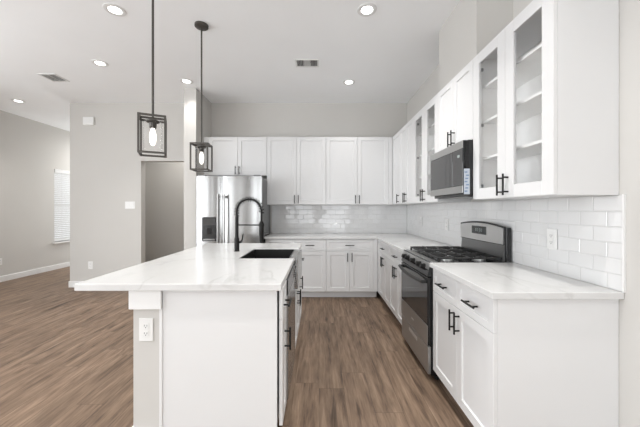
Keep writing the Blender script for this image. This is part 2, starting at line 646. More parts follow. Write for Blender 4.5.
def baseboard(name, x0, x1, y0, y1):
    struct(name, boxm(x0, x1, y0, y1, 0, H, bev=0.004), TRIM, None)


baseboard('baseboard_left', LEFT_X, LEFT_X + BD, REAR_Y, FAR_Y)
baseboard('baseboard_back', WALL_END - BD, DOOR_X0, BACK_Y - BD, BACK_Y)
baseboard('baseboard_passage', WALL_END - BD, WALL_END, BACK_Y, FAR_Y)
baseboard('baseboard_hall', WALL_END + T, -1.0, HALL_Y - BD, HALL_Y)
baseboard('baseboard_right', RIGHT_X - BD, RIGHT_X, REAR_Y, 1.40)
baseboard('baseboard_wing', -1.995 - BD, -1.815, 4.28 - BD, 4.28)
baseboard('baseboard_rear', -2.1, RIGHT_X, REAR_Y, REAR_Y + BD)

# tiled splashback: glazed 3 x 6 inch tiles in running bond, each very slightly out of plane


def tile_field(bm, a0, a1, z0, z1, put, row0=0):
    TW, TH, G = 0.1545, 0.0785, 0.0030
    r = 0
    z = z0
    while z < z1 - 0.005:
        zt = min(z + TH, z1)
        a = a0 - (TW / 2 if (r + row0) % 2 else 0)
        while a < a1 - 0.004:
            p, q = max(a, a0) + G / 2, min(a + TW, a1) - G / 2
            if q - p > 0.006:
                tx, tz = random.gauss(0, 0.0048), random.gauss(0, 0.0048)
                b = 0.004
                vs = []
                for (u, v, d) in ((p, z + G / 2, 0.002), (q, z + G / 2, 0.002), (q, zt - G / 2, 0.002), (p, zt - G / 2, 0.002)):
                    vs.append(bm.verts.new(put(u, v, d)))
                ins = []
                for (u, v) in ((p + b, z + G / 2 + b), (q - b, z + G / 2 + b), (q - b, zt - G / 2 - b), (p + b, zt - G / 2 - b)):
                    d = 0.0034 + tx * (u - (p + q) / 2) + tz * (v - (z + zt) / 2)
                    ins.append(bm.verts.new(put(u, v, d)))
                bm.faces.new(ins)
                for i in range(4):
                    bm.faces.new((vs[i], vs[(i + 1) % 4], ins[(i + 1) % 4], ins[i]))
            a += TW
        z += TH
        r += 1


SPL_Z0, SPL_Z1 = 0.915, 1.389
bm = BM()
tile_field(bm, -0.80, RIGHT_X - 0.009, SPL_Z0, SPL_Z1, lambda u, v, d: (u, BACK_Y - 0.002 - d, v))
sb = struct('wall_splash_back', bm, TILE, 'glossy white subway tile splashback under the back wall cabinets', 'splashback')
struct('grout', boxm(-0.80, RIGHT_X - 0.0035, BACK_Y - 0.0035, BACK_Y - 0.0005, SPL_Z0, SPL_Z1), GROUT, parent=sb)
bm = BM()
tile_field(bm, 1.412, BACK_Y - 0.009, SPL_Z0, SPL_Z1, lambda u, v, d: (RIGHT_X - 0.002 - d, u, v), 1)
sr = struct('wall_splash_range', bm, TILE, 'glossy white subway tile splashback behind the range and near counter', 'splashback')
struct('grout', boxm(RIGHT_X - 0.0035, RIGHT_X - 0.0005, 1.412, BACK_Y - 0.004, SPL_Z0, SPL_Z1), GROUT, parent=sr)
struct('tile_edge_trim', boxm(RIGHT_X - 0.011, RIGHT_X - 0.0005, 1.402, 1.411, SPL_Z0, SPL_Z1 + 0.003), TRIM, parent=sr)

# ------------------------------------------------------------------ cabinet builders
# local frame: x along the front, front of the body at y = 0 (doors stand proud at negative y), z up
DT = 0.020


def panel_bm(x0, x1, z0, z1, stile=0.058, recess=0.009):
    """Shaker front: a slab whose face is sunk inside a flat border."""
    bm = BM()
    y0, y1 = -DT, -0.001
    e = 0.0015
    o = [bm.verts.new(p) for p in ((x0, y1, z0), (x1, y1, z0), (x1, y1, z1), (x0, y1, z1))]

    def ring(m, y):
        return [bm.verts.new(p) for p in ((x0 + m, y, z0 + m), (x1 - m, y, z0 + m), (x1 - m, y, z1 - m), (x0 + m, y, z1 - m))]
    rings = [o, ring(0, y0 + e), ring(e, y0), ring(stile, y0), ring(stile + 0.003, y0 + recess)]
    for a, b in zip(rings, rings[1:]):
        for i in range(4):
            bm.faces.new((a[i], a[(i + 1) % 4], b[(i + 1) % 4], b[i]))
    bm.faces.new(o[::-1])
    bm.faces.new(rings[-1])
    return bm


def handle_bm(x, z, length, vertical):
    bm = BM()
    y = -DT - 0.032
    h = length / 2
    r = 0.0058
    if vertical:
        cyl(bm, (x, y, z - h), (x, y, z + h), r, n=10)
        for s in (-1, 1):
            cyl(bm, (x, -DT + 0.001, z + s * (h - 0.022)), (x, y, z + s * (h - 0.022)), r * 0.9, n=10)
    else:
        cyl(bm, (x - h, y, z), (x + h, y, z), r, n=10)
        for s in (-1, 1):
            cyl(bm, (x + s * (h - 0.022), -DT + 0.001, z), (x + s * (h - 0.022), y, z), r * 0.9, n=10)
    return bm


HL = 0.132


def add_door(root, x0, x1, z0, z1, hx, hz, glass=False):
    g = 0.0015
    x0, x1, z0, z1 = x0 + g, x1 - g, z0 + g, z1 - g
    if not glass:
        d = obj('door', panel_bm(x0, x1, z0, z1), CAB, root)
    else:
        bm = BM()
        s = 0.076
        for a in ((x0, x0 + s, z0, z1), (x1 - s, x1, z0, z1), (x0 + s, x1 - s, z0, z0 + s), (x0 + s, x1 - s, z1 - s, z1)):
            box(bm, a[0], a[1], -DT, -0.001, a[2], a[3], bev=0.0012)
        d = obj('door', bm, CAB, root)
        obj('glass_pane', boxm(x0 + s - 0.006, x1 - s + 0.006, -0.012, -0.008, z0 + s - 0.006, z1 - s + 0.006), PANE, d)
    if hx is not None:
        obj('handle', handle_bm(hx, hz, HL, True), BLACK, d, True)
    return d


def add_drawer(root, x0, x1, z0, z1, pull=True):
    g = 0.0015
    d = obj('drawer', panel_bm(x0 + g, x1 - g, z0 + g, z1 - g, 0.040), CAB, root)
    if pull:
        obj('handle', handle_bm((x0 + x1) / 2, (z0 + z1) / 2, HL, False), BLACK, d, True)
    return d


BASE_TOP, TOE_H = 0.879, 0.105
DRW_Z = 0.702


def base_cabinet(label, loc, rz, w, depth, doors, drawers, body0=0.0, body1=None, fillers=(), toe0=None, toe1=None):
    t = thing('base_cabinet', label, 'base cabinet', loc, rz)
    b1 = w if body1 is None else body1
    obj('carcass', boxm(body0, b1, 0, depth, TOE_H, BASE_TOP - 0.001), CAB, t)
    obj('toe_kick', boxm(body0 if toe0 is None else toe0, b1 if toe1 is None else toe1, 0.065, depth - 0.01, 0.0, TOE_H - 0.0005), CAB, t)
    for (a, b) in fillers:
        obj('filler', boxm(a + 0.001, b - 0.001, -DT, -0.001, TOE_H, BASE_TOP - 0.006, bev=0.001), CAB, t)
    for (a, b, side) in doors:
        hx = b - 0.032 if side == 'b' else a + 0.032
        add_door(t, a, b, TOE_H, DRW_Z, hx, DRW_Z - 0.022 - HL / 2)
    for (a, b) in drawers:
        add_drawer(t, a, b, DRW_Z, BASE_TOP - 0.006)
    return t


UP_Z0, UP_Z1, UP_D = 1.39, 2.454, 0.305


def wall_cabinet(label, loc, rz, w, z0, z1, depth, doors, glass=False, body0=0.0, body1=None, fillers=(), shelves=(), hinge_x=()):
    t = thing('wall_cabinet', label, 'glass cabinet' if glass else 'wall cabinet', loc, rz)
    b1 = w if body1 is None else body1
    if not glass:
        obj('carcass', boxm(body0, b1, 0, depth, z0, z1), CAB, t)
    else:
        p = 0.018
        bm = BM()
        box(bm, body0, body0 + p, 0, depth, z0, z1)
        box(bm, b1 - p, b1, 0, depth, z0, z1)
        box(bm, body0 + p, b1 - p, 0, depth, z0, z0 + p)
        box(bm, body0 + p, b1 - p, 0, depth, z1 - p, z1)
        box(bm, body0 + p, b1 - p, depth - 0.008, depth, z0 + p, z1 - p)
        obj('carcass', bm, CAB, t)
        bm = BM()
        box(bm, body0 + p + 0.0005, b1 - p - 0.0005, depth - 0.0095, depth - 0.0085, z0 + p + 0.001, z1 - p - 0.001)
        box(bm, body0 + p + 0.0003, body0 + p + 0.001, 0.002, depth - 0.010, z0 + p + 0.001, z1 - p - 0.001)
        box(bm, b1 - p - 0.001, b1 - p - 0.0003, 0.002, depth - 0.010, z0 + p + 0.001, z1 - p - 0.001)
        obj('brightening_lining', bm, CABIN, t)  # thin lighter sheets added to brighten the inside behind the glass
        for sz in shelves:
            obj('shelf', boxm(body0 + p + 0.002, b1 - p - 0.002, 0.045, depth - 0.011, sz - 0.009, sz + 0.009, bev=0.001), CABIN, t)
        for hx in hinge_x:
            for hz in (z0 + 0.10, (z0 + z1) / 2 + 0.02, z1 - 0.10):
                hb = boxm(hx - 0.007, hx + 0.007, 0.002, 0.042, hz - 0.012, hz + 0.012, bev=0.003)
                obj('hinge', hb, BURNER if hx > 0.1 else STEELD, t)
    for (a, b) in fillers:
        obj('filler', boxm(a + 0.001, b - 0.001, -DT, -0.001, z0, z1, bev=0.001), CAB, t)
    for (a, b, side) in doors:
        hx = b - 0.030 if side == 'b' else a + 0.030
        add_door(t, a, b, z0, z1, hx, z0 + 0.015 + HL / 2, glass)
    return t


# ------------------------------------------------------------------ back wall cabinets (face the viewer: rz = 0)
UY = 4.585
UX = 1.180
wall_cabinet('short white two-door wall cabinet over the stainless refrigerator', (-1.813, UY, 0), 0, 0.991, 1.847, UP_Z1, BACK_Y - UY - 0.002,
             [(0.073, 0.531, 'b'), (0.531, 0.991, 'a')], fillers=[(0.0, 0.073)])
wall_cabinet('tall white two-door wall cabinet next to the refrigerator, above the back counter', (-0.820, UY, 0), 0, 0.928, UP_Z0, UP_Z1, BACK_Y - UY - 0.002,
             [(0.0, 0.464, 'b'), (0.464, 0.928, 'a')])
wall_cabinet('tall white two-door wall cabinet filling the back wall up to the corner', (0.110, UY, 0), 0, 0.984, UP_Z0, UP_Z1, BACK_Y - UY - 0.002,
             [(0.0, 0.492, 'b'), (0.492, 0.984, 'a')], body1=1.048, fillers=[(0.984, 1.047)])

BY = 4.283
BX = 0.883
BDEP = BACK_Y - BY - 0.002
base_cabinet('narrow white base cabinet beside refrigerator, partly behind the black faucet', (-0.790, BY, 0), 0, 0.420, BDEP, [(0, 0.420, 'b')], [(0, 0.420)])
base_cabinet('single-door white base cabinet with one drawer, mid back wall', (-0.369, BY, 0), 0, 0.474, BDEP, [(0, 0.474, 'a')], [(0, 0.474)])
base_cabinet('two-door white base cabinet with one wide drawer, in the back corner', (0.106, BY, 0), 0, 0.690, BDEP, [(0, 0.345, 'b'), (0.345, 0.690, 'a')], [(0, 0.690)],
             body1=1.372, fillers=[(0.690, 0.754)], toe1=0.755)

# ------------------------------------------------------------------ range wall cabinets (face -X: rz = -90 deg; local x runs towards the viewer)
RZ = -PI / 2
UDR = RIGHT_X - UX - 0.002
BDR = RIGHT_X - BX - 0.002
# from the far corner forwards; loc y is the far end
wall_cabinet('slim single-door white wall cabinet in the far corner of the range wall', (UX, 4.563, 0), RZ, 0.383, UP_Z0, UP_Z1, UDR, [(0.0, 0.383, 'b')], body0=-0.018)
wall_cabinet('two-door solid white wall cabinet between corner and small glass cabinet', (UX, 4.178, 0), RZ, 0.606, UP_Z0, UP_Z1, UDR, [(0, 0.303, 'b'), (0.303, 0.606, 'a')])
wall_cabinet('small glass-fronted white wall cabinet beyond the microwave', (UX, 3.570, 0), RZ, 0.736, UP_Z0, UP_Z1, UDR, [(0, 0.368, 'b'), (0.368, 0.736, 'a')],
             glass=True, shelves=(1.695, 1.965, 2.225), hinge_x=(0.028, 0.708))
wall_cabinet('short two-door white wall cabinet directly above the microwave', (UX, 2.832, 0), RZ, 0.645, 1.846, UP_Z1, UDR, [(0, 0.322, 'b'), (0.322, 0.645, 'a')])
wall_cabinet('large glass-fronted white wall cabinet with empty shelves, nearest the viewer', (UX, 2.185, 0), RZ, 0.751, UP_Z0, UP_Z1, UDR, [(0, 0.3755, 'b'), (0.3755, 0.751, 'a')],
             glass=True, shelves=(1.695, 1.965, 2.225), hinge_x=(0.028, 0.723))

base_cabinet('white base cabinet in the run beyond the range, next to the back corner', (BX, 4.178, 0), RZ, 0.606, BDR, [(0, 0.303, 'b'), (0.303, 0.606, 'a')], [(0, 0.606)],
             body0=-0.085, fillers=[(-0.083, 0.0)])
base_cabinet('white two-door base cabinet directly beyond the range', (BX, 3.571, 0), RZ, 0.652, BDR, [(0, 0.326, 'b'), (0.326, 0.652, 'a')], [(0, 0.652)])
base_cabinet('white base cabinet with two drawers and two doors, nearest the viewer beside range', (BX, 2.198, 0), RZ, 0.763, BDR,
             [(0, 0.3815, 'b'), (0.3815, 0.763, 'a')], [(0, 0.3815), (0.3815, 0.763)])

# counters
CT0, CT1 = 0.880, 0.914
CX, CY = 0.840, 4.240
bm = prism(BM(), [(-0.800, BACK_Y - 0.001), (-0.800, CY), (CX, CY), (CX, 2.918), (RIGHT_X - 0.001, 2.918), (RIGHT_X - 0.001, BACK_Y - 0.001)], CT0, CT1, 0.003)
tag(obj('countertop', bm, QUARTZ), 'L-shaped white veined quartz counter around the back corner', 'countertop')
bm = prism(BM(), [(CX, 1.408), (RIGHT_X - 0.001, 1.408), (RIGHT_X - 0.001, 2.202), (CX, 2.202)], CT0, CT1, 0.003)
tag(obj('countertop', bm, QUARTZ), 'short white veined quartz counter on the near side of range', 'countertop')

# ------------------------------------------------------------------ island
IX0, IX1, IY0, IY1 = -1.326, -0.205, 1.570, 3.450
SKX0, SKX1, SKY0, SKY1 = -0.665, -0.175, 2.385, 2.955
bm = prism(BM(), [(IX0, IY0), (IX1, IY0), (IX1, SKY0), (SKX0, SKY0), (SKX0, SKY1), (IX1, SKY1), (IX1, IY1), (IX0, IY1)], CT0 - 0.004, CT1, 0.003)
tag(obj('countertop', bm, QUARTZ), 'large white quartz island top overhanging the seating side', 'countertop')

struct('wall_island', boxm(-1.030, -0.884, 1.610, 3.420, 0, CT0 - 0.005), WALL, 'grey half wall standing under the island top', 'wall')
bm = BM()
prism(bm, [(-1.042, 1.586), (-0.866, 1.586), (-0.866, 1.609), (-1.031, 1.609), (-1.031, 3.421), (-1.042, 3.421)], 0.770, CT0 - 0.005, 0.002)
struct('trim_1', bm, TRIM, 'white cap block wrapped around the top of the island half wall', 'trim')
bm = prism(BM(), [(-1.045, 1.596), (-0.884, 1.596), (-0.884, 1.609), (-1.031, 1.609), (-1.031, 3.421), (-1.045, 3.421)], 0.0, 0.105, 0.002)
struct('baseboard_island', bm, TRIM)

bm = BM()
box(bm, -0.882, -0.2330, 1.606, 1.622, 0.0, CT0 - 0.005, bev=0.001)
box(bm, -0.882, -0.866, 1.600, 1.6065, 0.0, CT0 - 0.005, bev=0.001)
tag(obj('end_panel', bm, CAB), 'plain white finished panel closing the near end of the island', 'panel')

IZ = PI / 2          # faces +X; local x runs away from the viewer
IBX = -0.224
IDEP = 0.650


def island_cabinet(label, y0, w, doors, drawers, top=None):
    t = thing('island_cabinet', label, 'base cabinet', (IBX, y0, 0), IZ)
    zt = (BASE_TOP - 0.005) if top is None else top
    obj('carcass', boxm(0, w, 0.012, IDEP, TOE_H, zt), CAB, t)
    obj('toe_kick', boxm(0, w, 0.06, IDEP - 0.01, 0, TOE_H - 0.0005), CAB, t)
    for (a, b, side) in doors:
        zt2 = DRW_Z if top is None else top - 0.003
        hx = b - 0.030 if side == 'b' else (a + 0.030 if side == 'a' else (a + b) / 2)
        add_door(t, a, b, TOE_H, zt2, hx, zt2 - 0.085 - HL / 2)
    for (a, b) in drawers:
        g = 0.0015
        d = obj('drawer', panel_bm(a + g, b - g, DRW_Z + g, BASE_TOP - 0.006, 0.040), CAB, t)
        obj('handle', handle_bm((a + b) / 2, 0.765, 0.13, False), BLACK, d, True)
    return t


island_cabinet('slim white island pull-out cabinet at the near aisle corner, before the dishwasher', 1.624, 0.200, [(0, 0.200, 'c')], [(0, 0.200)])
island_cabinet('white island sink cabinet with two doors under the apron sink', 2.386, 0.614, [(0, 0.307, 'b'), (0.307, 0.614, 'a')], [], top=0.655)
island_cabinet('white island cabinet at the far end, past the sink', 3.002, 0.415, [(0, 0.415, 'a')], [(0, 0.415)])

# dishwasher under the island top
t = thing('dishwasher', 'stainless dishwasher in the island between slim cabinet and sink', 'dishwasher', (IBX, 1.827, 0), IZ)
obj('tub', boxm(0, 0.556, 0.0, 0.56, 0.10, 0.872), SLOT, t)
obj('door', boxm(0.004, 0.552, -0.030, -0.001, 0.115, 0.775, bev=0.004, seg=2), STEELV, t)
obj('control_panel', boxm(0.004, 0.552, -0.028, -0.001, 0.779, 0.870, bev=0.004, seg=2), ENAMEL, t)
obj('toe_kick', boxm(0.004, 0.552, 0.05, 0.07, 0.002, 0.098), BLACK, t)

# apron sink
t = thing('apron_sink', 'stainless apron-front sink with black basin set in the island', 'sink', ((SKX0 + SKX1) / 2, (SKY0 + SKY1) / 2, 0.66))
sx, sy = (SKX1 - SKX0) / 2, (SKY1 - SKY0) / 2
bm = BM()
zb, zt = 0.0, 0.246
box(bm, sx - 0.022, sx, -sy + 0.001, sy - 0.001, zb, zt, bev=0.004, seg=2)
obj('apron', bm, STEELV, t)
bm = BM()
e = 0.0015
xr = sx - 0.075
box(bm, -sx + e, -sx + 0.012, -sy + e, sy - e, zb, zt + 0.004)
box(bm, -sx + 0.012, xr, -sy + e, -sy + 0.016, zb, zt + 0.004)
box(bm, -sx + 0.012, xr, sy - 0.016, sy - e, zb, zt + 0.004)
box(bm, xr - 0.003, xr, -sy + 0.016, sy - 0.016, zb, zt + 0.004)
box(bm, -sx + 0.012, xr - 0.003, -sy + 0.016, sy - 0.016, zb, zb + 0.012)
obj('basin', bm, SINKM, t)
obj('rim', boxm(xr + 0.0005, sx - 0.0225, -sy + e, sy - e, zt - 0.020, zt - 0.002, bev=0.003), STEEL, t)
obj('drain', lathe(BM(), [(0.045, 0.0), (0.045, 0.004), (0.030, 0.005), (0.004, 0.002)], 20, (0, 0, 0.0122)), STEEL, t, True)

# pull-down spring faucet, arching towards the sink (+X)
t = thing('kitchen_faucet', 'matte black spring pull-down faucet standing behind the island sink', 'faucet', (-0.790, 2.790, CT1))
obj('base', lathe(BM(), [(0.027, 0.0), (0.027, 0.004), (0.0235, 0.006), (0.0235, 0.125), (0.021, 0.131), (0.016, 0.134)], 20), BLACK, t, True)
obj('post', cyl(BM(), (0, 0, 0.128), (0, 0, 0.335), 0.0165, n=18), BLACK, t, True)
R = 0.118
zc = 0.382
path = [Vector((0, 0, 0.335 + (zc - 0.335) * i / 6)) for i in range(6)]
path += [Vector((R - R * math.cos(a), 0, zc + R * math.sin(a))) for a in [PI * i / 36 for i in range(37)]]
path += [Vector((2 * R, 0, zc - 0.10 * i / 8)) for i in range(1, 9)]
obj('hose', tube(BM(), path, 0.0092, 12), BLACK, t, True)
# coil wound round the hose
cum = [0.0]
for p, q in zip(path, path[1:]):
    cum.append(cum[-1] + (q - p).length)


def along(s):
    for i in range(len(cum) - 1):
        if s <= cum[i + 1]:
            f = (s - cum[i]) / max(1e-9, cum[i + 1] - cum[i])
            p = path[i].lerp(path[i + 1], f)
            return p, (path[i + 1] - path[i]).normalized()
    return path[-1], (path[-1] - path[-2]).normalized()


turns, tot = 16, cum[-1] * 0.84
pts = []
for i in range(turns * 14 + 1):
    s = tot * i / (turns * 14)
    p, d = along(s)
    side = Vector((0, 1, 0))
    nrm = side.cross(d).normalized()
    a = 2 * PI * i / 14
    pts.append(p + (side * math.cos(a) + nrm * math.sin(a)) * 0.0245)
obj('spring_coil', tube(BM(), pts, 0.0042, 6), BLACK, t, True)
obj('spray_head', lathe(BM(), [(0.012, 0.080), (0.0175, 0.084), (0.0180, 0.145), (0.0225, 0.160), (0.0235, 0.262), (0.0170, 0.285), (0.0095, 0.290)], 18, (2 * R, 0, 0)), BLACK, t, True)
bm = cyl(BM(), (0.014, 0, 0.252), (2 * R - 0.025, 0, 0.252), 0.0062, n=12)
cyl(bm, (2 * R, 0, 0.238), (2 * R, 0, 0.266), 0.0265, n=18)
obj('support_arm', bm, BLACK, t, True)
bm = cyl(BM(), (0.02, 0, 0.085), (0.046, 0, 0.090), 0.011, n=14)
tube(bm, [(0.040, 0, 0.088), (0.052, 0, 0.115), (0.060, 0, 0.165)], [0.0075, 0.0065, 0.005], 10)
obj('lever', bm, BLACK, t, True)

# ------------------------------------------------------------------ refrigerator (side by side, faces the viewer)
FX0, FX1, FY = -1.745, -0.814, 4.105
t = thing('refrigerator', 'stainless side-by-side refrigerator with dispenser, between wing wall and counter', 'refrigerator', (FX0, FY, 0))
FW = FX1 - FX0
SPL = 0.372
FZ0, FZ1 = 0.075, 1.788
obj('cabinet_body', boxm(0.004, FW - 0.004, 0.075, 0.765, 0.03, 1.765, bev=0.004), FSIDE, t)
obj('kick_grille', boxm(0.01, FW - 0.01, 0.05, 0.074, 0.01, 0.072), BLACK, t)


def fridge_door(x0, x1, hole=None):
    """Door with a gently bowed face and rounded uprights."""
    n = 14
    outline = []
    r = 0.003
    bow = 0.022
    w = x1 - x0
    outline.append((x0, 0.068))
    for i in range(n + 1):
        f = i / n
        x = x0 + w * f
        edge = min(f, 1 - f) * w
        rr = 0.0 if edge >= r else r - math.sqrt(max(0, r * r - (r - edge) ** 2))
        outline.append((x, 0.002 + bow * (2 * f - 1) ** 2 + rr))
    outline.append((x1, 0.068))
    return prism(BM(), outline, FZ0, FZ1)


dl = obj('freezer_door', fridge_door(0.002, SPL - 0.002), STEELV, t, True)
dr = obj('fresh_food_door', fridge_door(SPL + 0.002, FW - 0.002), STEELV, t, True)
for d, hx in ((dl, SPL - 0.042), (dr, SPL + 0.048)):
    bm = BM()
    zs = [0.62 + (1.53 - 0.62) * i / 16 for i in range(17)]
    tube(bm, [(hx, -0.048 - 0.012 * math.sin(PI * i / 16), z) for i, z in enumerate(zs)], 0.0125, 12)
    for z in (0.66, 1.49):
        box(bm, hx - 0.011, hx + 0.011, -0.050, 0.010, z - 0.02, z + 0.02, bev=0.003)
    obj('handle', bm, STEEL, d, True)
# dispenser on the freezer door
dx0, dx1, dz0, dz1 = 0.090, 0.300, 0.865, 1.205
dp = obj('dispenser', boxm(dx0, dx1, -0.010, 0.013, dz0, dz1, bev=0.004, seg=2), ENAMEL, t)
obj('touch_panel', boxm(dx0 + 0.012, dx1 - 0.012, -0.0135, -0.0101, dz1 - 0.115, dz1 - 0.012, bev=0.001), DGLASS, dp)
obj('drip_tray', boxm(dx0 + 0.02, dx1 - 0.02, -0.030, -0.0101, dz0 + 0.012, dz0 + 0.032, bev=0.003), STEELD, dp)
obj('paddle', boxm((dx0 + dx1) / 2 - 0.03, (dx0 + dx1) / 2 + 0.03, -0.018, -0.0101, dz0 + 0.10, dz0 + 0.19, bev=0.003), BLACK, dp)
obj('hinge_cover', boxm(0.02, 0.12, 0.03, 0.12, FZ1 + 0.0005, FZ1 + 0.02, bev=0.004), STEELD, t)
obj('hinge_cover', boxm(FW - 0.12, FW - 0.02, 0.03, 0.12, FZ1 + 0.0005, FZ1 + 0.02, bev=0.004), STEELD, t)

# ------------------------------------------------------------------ gas range (faces -X)
GW = 0.708
t = thing('gas_range', 'stainless and black freestanding gas range with backguard, under the microwave', 'range', (BX + 0.002, 2.914, 0), RZ)
# local: x 0 (far) .. GW (near); body front y=-0.02; wall at y = RIGHT_X - BX
WY = RIGHT_X - BX - 0.014
obj('body', boxm(0.002, GW - 0.002, -0.030, WY - 0.02, 0.05, 0.895), ENAMEL, t)
for x in (0.05, GW - 0.05):
    for y in (0.03, WY - 0.08):
        obj('foot', cyl(BM(), (x, y, 0.0), (x, y, 0.049), 0.018, n=12), BLACK, t, True)
dw = obj('storage_drawer', boxm(0.004, GW - 0.004, -0.055, -0.031, 0.060, 0.268, bev=0.004, seg=2), STEEL, t)
obj('grip', boxm(GW / 2 - 0.11, GW / 2 + 0.11, -0.058, -0.0551, 0.205, 0.235, bev=0.001), STEELL, dw)  # lighter steel paints in the highlight of the grip
od = obj('oven_door', boxm(0.004, GW - 0.004, -0.055, -0.031, 0.278, 0.795, bev=0.004, seg=2), ENAMEL, t)
obj('steel_band', boxm(0.004, GW - 0.004, -0.0590, -0.0551, 0.278, 0.428, bev=0.0015), STEEL, od)
obj('window_glass', boxm(0.008, GW - 0.008, -0.0590, -0.0551, 0.431, 0.792, bev=0.0015), DGLASS, od)
obj('logo', boxm(GW / 2 - 0.03, GW / 2 + 0.03, -0.0600, -0.0591, 0.345, 0.356), PLAST, od)
bm = BM()
hp = []
for i in range(21):
    f = i / 20
    hp.append((0.035 + (GW - 0.07) * f, -0.085 - 0.028 * math.sin(PI * f), 0.758))
tube(bm, hp, 0.0135, 12)
for x in (0.045, GW - 0.045):
    box(bm, x - 0.012, x + 0.012, -0.095, -0.0606, 0.745, 0.771, bev=0.003)
obj('handle', bm, IRON, od, True)
# sloped control panel
bm = prism(BM(), [(-0.058, 0.803), (-0.058, 0.815), (-0.032, 0.908), (0.02, 0.908), (0.02, 0.803)], 0.004, GW - 0.004, 0.002, axis='x')
cp = obj('control_panel', bm, ENAMEL, t)
bm = prism(BM(), [(-0.0487, 0.8553), (-0.0333, 0.907), (-0.0322, 0.907), (-0.0476, 0.8553)], 0.010, GW - 0.010, axis='x')
obj('steel_fascia', bm, STEEL, cp)
ny, nz = -0.093, 0.026
ln = math.hypot(ny, nz)
ny, nz = ny / ln, nz / ln
for kx in (0.105, 0.200, GW / 2, 0.508, 0.603):
    cy, cz = -0.045, 0.861
    bm = BM()
    cyl(bm, (kx, cy, cz), (kx, cy + ny * 0.012, cz + nz * 0.012), 0.026, 0.025, n=20)
    cyl(bm, (kx, cy + ny * 0.012, cz + nz * 0.012), (kx, cy + ny * 0.036, cz + nz * 0.036), 0.021, 0.018, n=20)
    kb = obj('knob', bm, BLACK, cp, True)
ct = obj('cooktop', boxm(0.0, GW, -0.034, WY - 0.060, 0.896, 0.914, bev=0.004, seg=2), ENAMEL, t)
obj('front_trim', boxm(0.003, GW - 0.003, -0.030, 0.022, 0.9143, 0.9165, bev=0.001), STEEL, ct)
for bx, by in ((0.125, 0.145), (0.125, 0.40), (0.583, 0.145), (0.583, 0.40), (0.354, 0.272)):
    bm = lathe(BM(), [(0.050, 0.0), (0.050, 0.010), (0.040, 0.014), (0.018, 0.014)], 20, (bx, by, 0.9145))
    bu = obj('burner', bm, BURNER, t, True)
    obj('burner_cap', lathe(BM(), [(0.036, 0.0), (0.037, 0.006), (0.030, 0.010), (0.006, 0.011)], 20, (bx, by, 0.929)), IRON, bu, True)
for gx0, gx1 in ((0.015, 0.235), (0.241, 0.467), (0.473, 0.693)):
    bm = BM()
    gy0, gy1 = 0.028, WY - 0.068
    zg = 0.934
    w = 0.006
    for x in (gx0 + w, gx1 - w):
        box(bm, x - w, x + w, gy0, gy1, zg, zg + 0.014, bev=0.002)
    for y in (gy0 + w, (gy0 + gy1) / 2, gy1 - w):
        box(bm, gx0, gx1, y - w, y + w, zg, zg + 0.014, bev=0.002)
    mx = (gx0 + gx1) / 2
    for yc in ((gy0 * 3 + gy1) / 4, (gy0 + gy1 * 3) / 4):
        box(bm, gx0, mx - 0.022, yc - 0.005, yc + 0.005, zg + 0.001, zg + 0.017, bev=0.002)
        box(bm, mx + 0.022, gx1, yc - 0.005, yc + 0.005, zg + 0.001, zg + 0.017, bev=0.002)
        box(bm, mx - 0.005, mx + 0.005, yc - 0.105, yc - 0.022, zg + 0.001, zg + 0.017, bev=0.002)
        box(bm, mx - 0.005, mx + 0.005, yc + 0.022, yc + 0.105, zg + 0.001, zg + 0.017, bev=0.002)
    for x in (gx0 + w, gx1 - w):
        for y in (gy0 + w, gy1 - w):
            box(bm, x - w, x + w, y - w, y + w, 0.9145, zg)
    obj('grate', bm, IRON, t)
# backguard: dark lower riser, overhanging stainless control head with an arched top
bg = obj('backguard', boxm(0.006, GW - 0.006, WY - 0.044, WY - 0.004, 0.905, 1.176, bev=0.006, seg=2), ENAMEL, t)
obj('riser', prism(BM(), [(WY - 0.058, 0.915), (WY - 0.048, 1.040), (WY - 0.0445, 1.040), (WY - 0.0445, 0.915)], 0.022, GW - 0.022, 0.0, axis='x'), STEELD, t)


def arch(x):
    f = (x - GW / 2) / (GW / 2)
    return 1.212 - 0.030 * f * f


for nm, y0, y1, zlow, m, inset in (('head_shell', WY - 0.056, WY - 0.0445, 1.040, ENAMEL, 0.012), ('head_panel', WY - 0.062, WY - 0.0562, 1.046, STEELL, 0.022)):
    xs = [inset + (GW - 2 * inset) * i / 20 for i in range(21)]
    d = 0.0 if nm == 'head_shell' else 0.014
    prof = [(xs[0], zlow)] + [(x, arch(x) - d) for x in xs] + [(xs[-1], zlow)]
    hp_ = obj(nm, prism(BM(), prof, y0, y1, axis='y'), m, t)
ds = obj('display', boxm(GW / 2 - 0.115, GW / 2 + 0.115, WY - 0.0645, WY - 0.0622, 1.100, 1.170, bev=0.001), SCREEN, t)
bm = BM()
for i in range(4):
    x = GW / 2 - 0.05 + 0.027 * i + (0.008 if i > 1 else 0)
    box(bm, x, x + 0.014, WY - 0.0652, WY - 0.0646, 1.147, 1.150)
    box(bm, x, x + 0.003, WY - 0.0652, WY - 0.0646, 1.127, 1.147)
    box(bm, x + 0.011, x + 0.014, WY - 0.0652, WY - 0.0646, 1.127, 1.147)
    box(bm, x, x + 0.014, WY - 0.0652, WY - 0.0646, 1.124, 1.127)
obj('clock_digits', bm, DIGIT, ds)

